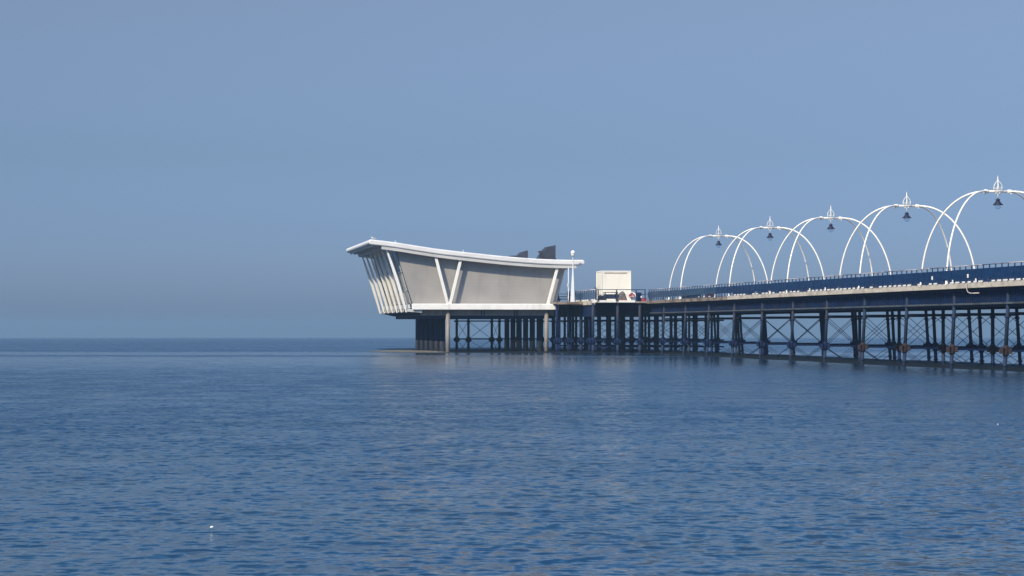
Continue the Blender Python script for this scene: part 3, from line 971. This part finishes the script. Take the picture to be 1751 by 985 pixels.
# things in front of it
ta = TP + 1.5
def bx_px(x0, x1, y0, y1, t):
    a, b = Pt(x0, y1, t), Pt(x1, y0, t)
    return a[0], b[0], a[1], b[1]
s0, s1, z0, z1 = bx_px(1035.5, 1055.8, 499.5, 513, ta)
bench = Thing('equipment_rack', 'dark low rack with a crate on it standing before the cream container', 'rack', (s0 + s1) / 2, ta + .4, Z_DECK)
for s in (s0, s1):
    for t in (ta, ta + .8):
        bench.part('leg', MB().box(s - .035, s + .035, t - .035, t + .035, Z_DECK - .004, z1 - .06), M['navy_box'])
bench.part('top', MB().box(s0 - .06, s1 + .06, ta - .06, ta + .86, z1 - .058, z1), M['navy_box'])
bench.part('shelf', MB().box(s0 + .04, s1 - .04, ta + .04, ta + .76, Z_DECK + .25, Z_DECK + .29), M['navy_box'])
bench.part('rear_panel', MB().box(s0 + .04, s1 - .04, ta + .70, ta + .74, Z_DECK + .30, z1 - .20), M['navy_box'])
cr = Thing('crate', 'dark navy crate standing on the shelf of the low rack', 'crate', (s0 + s1) / 2, ta + .4, Z_DECK + .29)
mb = MB().box(s0 + .08, s1 - .2, ta + .10, ta + .62, Z_DECK + .293, Z_DECK + .58)
for i in range(4):
    mb.box(s0 + .10 + i * .24, s0 + .16 + i * .24, ta + .085, ta + .098, Z_DECK + .30, Z_DECK + .57)
cr.part('body', mb, M['navy_box'])
cr.part('lid', MB().box(s0 + .06, s1 - .18, ta + .08, ta + .64, Z_DECK + .583, Z_DECK + .62), M['black'])

# heap under a tarpaulin
s0, s1, z0, z1 = bx_px(1056.5, 1073, 498.5, 513, ta)
mb = MB()
nn = 14
g = np.random.default_rng(5)
hh = np.zeros((nn, nn))
for i in range(nn):
    for j in range(nn):
        u, v = i / (nn - 1) * 2 - 1, j / (nn - 1) * 2 - 1
        e_ = max(abs(u), abs(v))
        hh[i, j] = (z1 - Z_DECK) * (1 - e_ ** 5) * (.82 + .12 * sin(3 * u + 1) + .10 * sin(4 * v + 2 * u)) + g.uniform(-.02, .02)
vs = [(s0 + (s1 - s0) * i / (nn - 1), ta + .9 * j / (nn - 1), Z_DECK + max(.0, hh[i, j])) for i in range(nn) for j in range(nn)]
mb.add(vs, [(i * nn + j, (i + 1) * nn + j, (i + 1) * nn + j + 1, i * nn + j + 1) for i in range(nn - 1) for j in range(nn - 1)], True)
heap = Thing('covered_heap', 'lumpy brown tarpaulin heap beside the white lifebuoy board', 'heap', (s0 + s1) / 2, ta + .45, Z_DECK)
heap.part('tarpaulin', mb, M['tarp'])
heap.part('weight_block', MB().box(s0 + .2, s0 + .75, ta - .25, ta - .02, Z_DECK - .002, Z_DECK + .16), M['red'], label='small red block at the foot of the tarpaulin', bevel=.02)

# folded A-board sign in front of the container's lit corner
s0, s1, z0, z1 = bx_px(1024.6, 1034.5, 506.3, 513, ta)
ab = Thing('a_board', 'small dark folding board standing near the railing corner post', 'board', (s0 + s1) / 2, ta + .1, Z_DECK)
sm2 = (s0 + s1) / 2
ab.part('leaf', MB().bar((s0, ta + .1, Z_DECK + .0), (sm2, ta + .1, z1 + .05), .5, .04, up=(0, 1, 0)), M['black'])
ab.part('leaf', MB().bar((s1, ta + .1, Z_DECK + .0), (sm2 + .025, ta + .1, z1 + .04), .5, .04, up=(0, 1, 0)), M['black'])
ab.part('stay', MB().prism([(s0 + .08, Z_DECK + .03), (s1 - .08, Z_DECK + .03), (sm2, z1 - .03)], ta - .1, ta + .28), M['black'])

# lifebuoy on its board, on the platform railing
sl, zl = Pt(1080, 505.2, TP)
lb = Thing('lifebuoy_board', 'round white board with a red lifebuoy fixed to the platform railing', 'lifebuoy', sl, TP, zl - .42)
n = 24
poly = [(sl + .43 * cos(2 * pi * k / n), zl + .36 * sin(2 * pi * k / n)) for k in range(n)]
lb.part('board', MB().prism(poly[::-1], TP + .005, TP + .04), M['kerb'])
lb.part('ring', MB().tube([(sl + .23 * cos(q), TP - .055, zl + .21 * sin(q)) for q in np.linspace(0, 2 * pi, 29)], .062, 10, cap=False), M['red'])
mb = MB()
for k in range(4):
    q = pi / 4 + k * pi / 2
    mb.tube([(sl + .23 * cos(q + d), TP - .055, zl + .21 * sin(q + d)) for d in (-.16, 0, .16)], .068, 10)
lb.part('band', mb, M['kerb'])
lb.part('holder', MB().bar((sl - .2, TP - .02, zl + .02), (sl + .2, TP - .02, zl - .04), .03, .12, up=(0, 1, 0)), M['red'])

# dark cabinet by the corner where the pier railing starts
s0, s1, z0, z1 = bx_px(1089, 1097, 500, 513, TP + .6)
cb = Thing('cabinet', 'dark blue upright cabinet between the lifebuoy board and the pier railing', 'cabinet', (s0 + s1) / 2, TP + .8, Z_DECK)
cb.part('body', MB().box(s0, s1, TP + .6, TP + 1.0, Z_DECK - .004, z1), M['navy_box'], bevel=.015)
cb.part('door', MB().box(s0 + .04, s1 - .04, TP + .575, TP + .598, Z_DECK + .08, z1 - .06), M['panel'])
cb.part('notice', MB().box(s1 - .10, s1 + .02, TP + .55, TP + .572, Z_DECK + .35, Z_DECK + .52), M['kerb'])

# red boxes at the foot of the near railing
def redbox(x, w, h, label):
    t = t_of(4000 * 49.35 / (.988 * (x - 250)), 49.35)
    th = Thing('storage_box', label, 'box', 49.35, t, Z_DECK)
    th.part('body', MB().box(49.12, 49.5, t - w / 2, t + w / 2, Z_DECK - .004, Z_DECK + h), M['red'], bevel=.02)
    th.part('lid', MB().box(49.10, 49.52, t - w / 2 - .02, t + w / 2 + .02, Z_DECK + h + .002, Z_DECK + h + .05), M['red'], bevel=.01)
redbox(1214.5, 1.6, .42, 'larger red box behind the near railing where the pale deck edge begins')
redbox(1101.5, .9, .26, 'small red box behind the railing close to the dark blue cabinet')

# low bench and a dark trunk behind the near railing
def along(x): return t_of(4000 * 49.5 / (.988 * (x - 250)), 49.5)
ta_, tb_ = along(1183), along(1167)
bn = Thing('bench', 'low tan bench behind the near railing next to a dark trunk', 'bench', 49.6, (ta_ + tb_) / 2, Z_DECK)
bn.part('seat', MB().box(49.35, 49.8, ta_, tb_, Z_DECK + .36, Z_DECK + .42), M['fascia_worn'])
for q in (.06, .5, .94):
    t = ta_ + (tb_ - ta_) * q
    bn.part('leg', MB().box(49.4, 49.75, t - .04, t + .04, Z_DECK - .004, Z_DECK + .358), M['wood'])
ta_, tb_ = along(1194), along(1184.5)
tk = Thing('trunk_box', 'dark trunk between the tan bench and the larger red box', 'box', 49.55, (ta_ + tb_) / 2, Z_DECK)
tk.part('body', MB().box(49.3, 49.8, ta_, tb_, Z_DECK - .004, Z_DECK + .40), M['black'], bevel=.02)
tk.part('lid', MB().box(49.28, 49.82, ta_ - .02, tb_ + .02, Z_DECK + .402, Z_DECK + .46), M['black'], bevel=.01)

# dark picnic bench between pavilion and mast
tb = TP + 22
sb_ = Pt(966, 505, tb)[0]
pb_ = Thing('picnic_table', 'dark wooden picnic table behind the white mast', 'table', sb_, tb, Z_DECK)
pb_.part('tabletop', MB().box(sb_ - .95, sb_ + .95, tb - .35, tb + .35, Z_DECK + .70, Z_DECK + .76), M['wood'])
for q in (-.72, .72):
    pb_.part('bench', MB().box(sb_ - .95, sb_ + .95, tb + q - .12, tb + q + .12, Z_DECK + .42, Z_DECK + .47), M['wood'])
for q in (-.7, .7):
    mb = MB().bar((sb_ + q, tb - .8, Z_DECK), (sb_ + q, tb - .2, Z_DECK + .695), .08, .08).bar((sb_ + q, tb + .8, Z_DECK), (sb_ + q, tb + .2, Z_DECK + .695), .08, .08)
    mb.box(sb_ + q + .045, sb_ + q + .12, tb - .82, tb + .82, Z_DECK + .34, Z_DECK + .41)
    pb_.part('leg', mb, M['wood'])

# ------------------------------------------------------------------ birds
def bird(label, cat, s, t, z, size, head_dir, mats, standing=True):
    th = Thing(cat, label, cat, s, t, z)
    d = head_dir
    k = size
    lift = .16 * k if standing else .0
    prof = [(-.52, .20, .012, .03), (-.38, .22, .05, .045), (-.2, .25, .10, .10), (0, .27, .125, .13), (.16, .31, .11, .12), (.26, .39, .075, .08), (.30, .46, .06, .065), (.335, .52, .066, .07), (.385, .535, .055, .055), (.43, .525, .02, .02)]
    vs = []
    n = 10
    for x, zz, ry, rz in prof:
        for i in range(n):
            w = 2 * pi * i / n
            vs.append((s + d * x * k, t + ry * k * cos(w), z + lift + (zz - .13) * k + rz * k * sin(w)))
    fs = [(i * n + j, i * n + (j + 1) % n, (i + 1) * n + (j + 1) % n, (i + 1) * n + j) for i in range(len(prof) - 1) for j in range(n)]
    fs += [tuple(reversed(range(n))), tuple(range((len(prof) - 1) * n, len(prof) * n))]
    b = th.part('body', MB().add(vs, fs, True), mats[0])
    for e in (-1, 1):
        wv = []
        for x, zz, h in [(-.62, .24, .015), (-.35, .27, .06), (-.05, .30, .10), (.14, .31, .06)]:
            y = .125 if -.3 < x < .15 else .06
            wv += [(s + d * x * k, t + e * (y + .012) * k, z + lift + (zz - .13 + h) * k), (s + d * x * k, t + e * (y + .022) * k, z + lift + (zz - .13 - h * .7) * k)]
        th.part('wing', MB().add(wv, [(0, 1, 3, 2), (2, 3, 5, 4), (4, 5, 7, 6)], True), mats[1])
    th.part('beak', MB().bar((s + d * .41 * k, t, z + lift + .395 * k), (s + d * .52 * k, t, z + lift + .375 * k), .035 * k, .035 * k, w1=.008 * k, d1=.012 * k), mats[2])
    if standing:
        for e in (-1, 1):
            th.part('leg', MB().tube([(s, t + e * .05 * k, z), (s - d * .02 * k, t + e * .05 * k, z + lift + .06 * k)], .013 * k, 6), mats[2])
    return th
tg = tr0 + 1.2
sg = Pt(632.2, 410, tg)[0]
bird('white gull perched on the seaward corner of the pavilion roof', 'gull', sg + .35, tg, float(top[0][1]) + .002, .55, -1, (M['bird_white'], M['bird_grey'], M['beak']))
sbk, zbk = Pt(1018, 494.4, TP + .2)
bird('small dark bird perched on the railing corner beside the cream container', 'bird', SP + .08, TP + .6, zt + .04, .36, -1, (M['bird_dark'], M['bird_dark'], M['bird_dark']))

# white scraps afloat
def scrap(x, y, r, label):
    Y = CAMZ * F / (y - HOR); X = (x - 875.5) / F * Y
    s, t = local(X, Y)
    mb = MB().ell((s, t, .035), (r * 1.3, r, r * .8), 12, 8)
    mb.v = [(a, b, c + .25 * r * sin(40 * a)) for a, b, c in mb.v]
    th = Thing('floating_scrap', label, 'float', s, t, .02)
    th.part('body', mb, M['kerb'])
scrap(363, 906, .017, 'tiny white scrap floating alone on the near open water')
scrap(1705.5, 727.8, .016, 'tiny white scrap floating on the water out from the largest lamp arch')

# ------------------------------------------------------------------ light, air, sky
SUN_EL = radians(40); SUN_AZ = radians(44)
hx = ST * cos(SUN_AZ) - CT * sin(SUN_AZ)
hy = -CT * cos(SUN_AZ) - ST * sin(SUN_AZ)
sun = bpy.data.lights.new('sun', 'SUN'); sun.energy = 4.4; sun.angle = radians(.53); sun.color = (1.0, .885, .65)
so = bpy.data.objects.new('sun', sun); COL.objects.link(so)
from mathutils import Vector
to_sun = Vector((hx * cos(SUN_EL), hy * cos(SUN_EL), sin(SUN_EL)))
so.rotation_euler = to_sun.to_track_quat('Z', 'Y').to_euler()
so.location = (-60, -120, 150)

wd = bpy.data.worlds.new('World'); sc.world = wd; wd.use_nodes = True
nt = wd.node_tree; L = nt.links.new
bg = nt.nodes['Background']
sky = nt.nodes.new('ShaderNodeTexSky'); sky.sky_type = 'NISHITA'; sky.sun_disc = False
sky.sun_elevation = SUN_EL; sky.sun_rotation = atan2(hx, hy) % (2 * pi)
sky.air_density = 1.0; sky.dust_density = 1.0; sky.ozone_density = 3.0
tcw = nt.nodes.new('ShaderNodeTexCoord'); sp = nt.nodes.new('ShaderNodeSeparateXYZ')
L(tcw.outputs['Generated'], sp.inputs['Vector'])
mr = nt.nodes.new('ShaderNodeMapRange'); mr.inputs['From Min'].default_value = -.02; mr.inputs['From Max'].default_value = 1.0
L(sp.outputs['Z'], mr.inputs['Value'])
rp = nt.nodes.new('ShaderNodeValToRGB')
SKY_TINT = [(-.02, (.455, .625, 1.04)), (.0, (.455, .625, 1.04)), (.014, (.445, .60, 1.05)), (.04, (.41, .535, .91)), (.0735, (.44, .515, .74)), (.14, (.635, .615, .71)), (.19, (.37, .67, .93)), (.28, (.28, .68, .97)), (.40, (.36, .72, 1.0)), (.62, (3.0, 3.05, 3.25))]  # highest stops brightened, out of view, as added fill for shaded walls
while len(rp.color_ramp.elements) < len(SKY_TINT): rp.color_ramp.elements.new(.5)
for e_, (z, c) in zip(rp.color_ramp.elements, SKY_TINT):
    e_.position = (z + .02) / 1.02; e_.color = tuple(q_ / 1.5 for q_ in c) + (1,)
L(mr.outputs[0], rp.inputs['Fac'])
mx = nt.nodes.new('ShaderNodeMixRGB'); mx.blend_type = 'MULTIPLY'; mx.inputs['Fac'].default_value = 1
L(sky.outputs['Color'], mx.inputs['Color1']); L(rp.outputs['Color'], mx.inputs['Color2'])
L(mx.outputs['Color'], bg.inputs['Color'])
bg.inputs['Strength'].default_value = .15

HAZE = .00035
if HAZE:
    mb = MB().box(-4450, 4450, -4450, 4450, -19, 14.5)
    m = bpy.data.materials.new('haze_air'); m.use_nodes = True
    nt = m.node_tree; nt.nodes.remove(nt.nodes['Principled BSDF'])
    pv = nt.nodes.new('ShaderNodeVolumePrincipled')
    pv.inputs['Color'].default_value = (.285, .445, .60, 1); pv.inputs['Density'].default_value = HAZE
    nt.links.new(pv.outputs[0], nt.nodes['Material Output'].inputs['Volume'])
    o = link_mesh('haze', mb, m); o['kind'] = 'stuff'

# ------------------------------------------------------------------ camera and render settings
cam = bpy.data.cameras.new('camera'); co = bpy.data.objects.new('camera', cam); COL.objects.link(co)
cam.sensor_fit = 'HORIZONTAL'; cam.sensor_width = 36; cam.lens = 36 * F / W
cam.clip_start = .5; cam.clip_end = 20000
co.location = (0, 0, CAMZ)
co.rotation_euler = (pi / 2 + math.atan((HOR - H / 2) / F), 0, 0)
sc.camera = co
sc.view_settings.view_transform = 'Standard'; sc.view_settings.look = 'None'
sc.view_settings.exposure = .2; sc.view_settings.gamma = 1; sc.view_settings.use_curve_mapping = False
sc.cycles.use_denoising = True
sc.cycles.max_bounces = 6
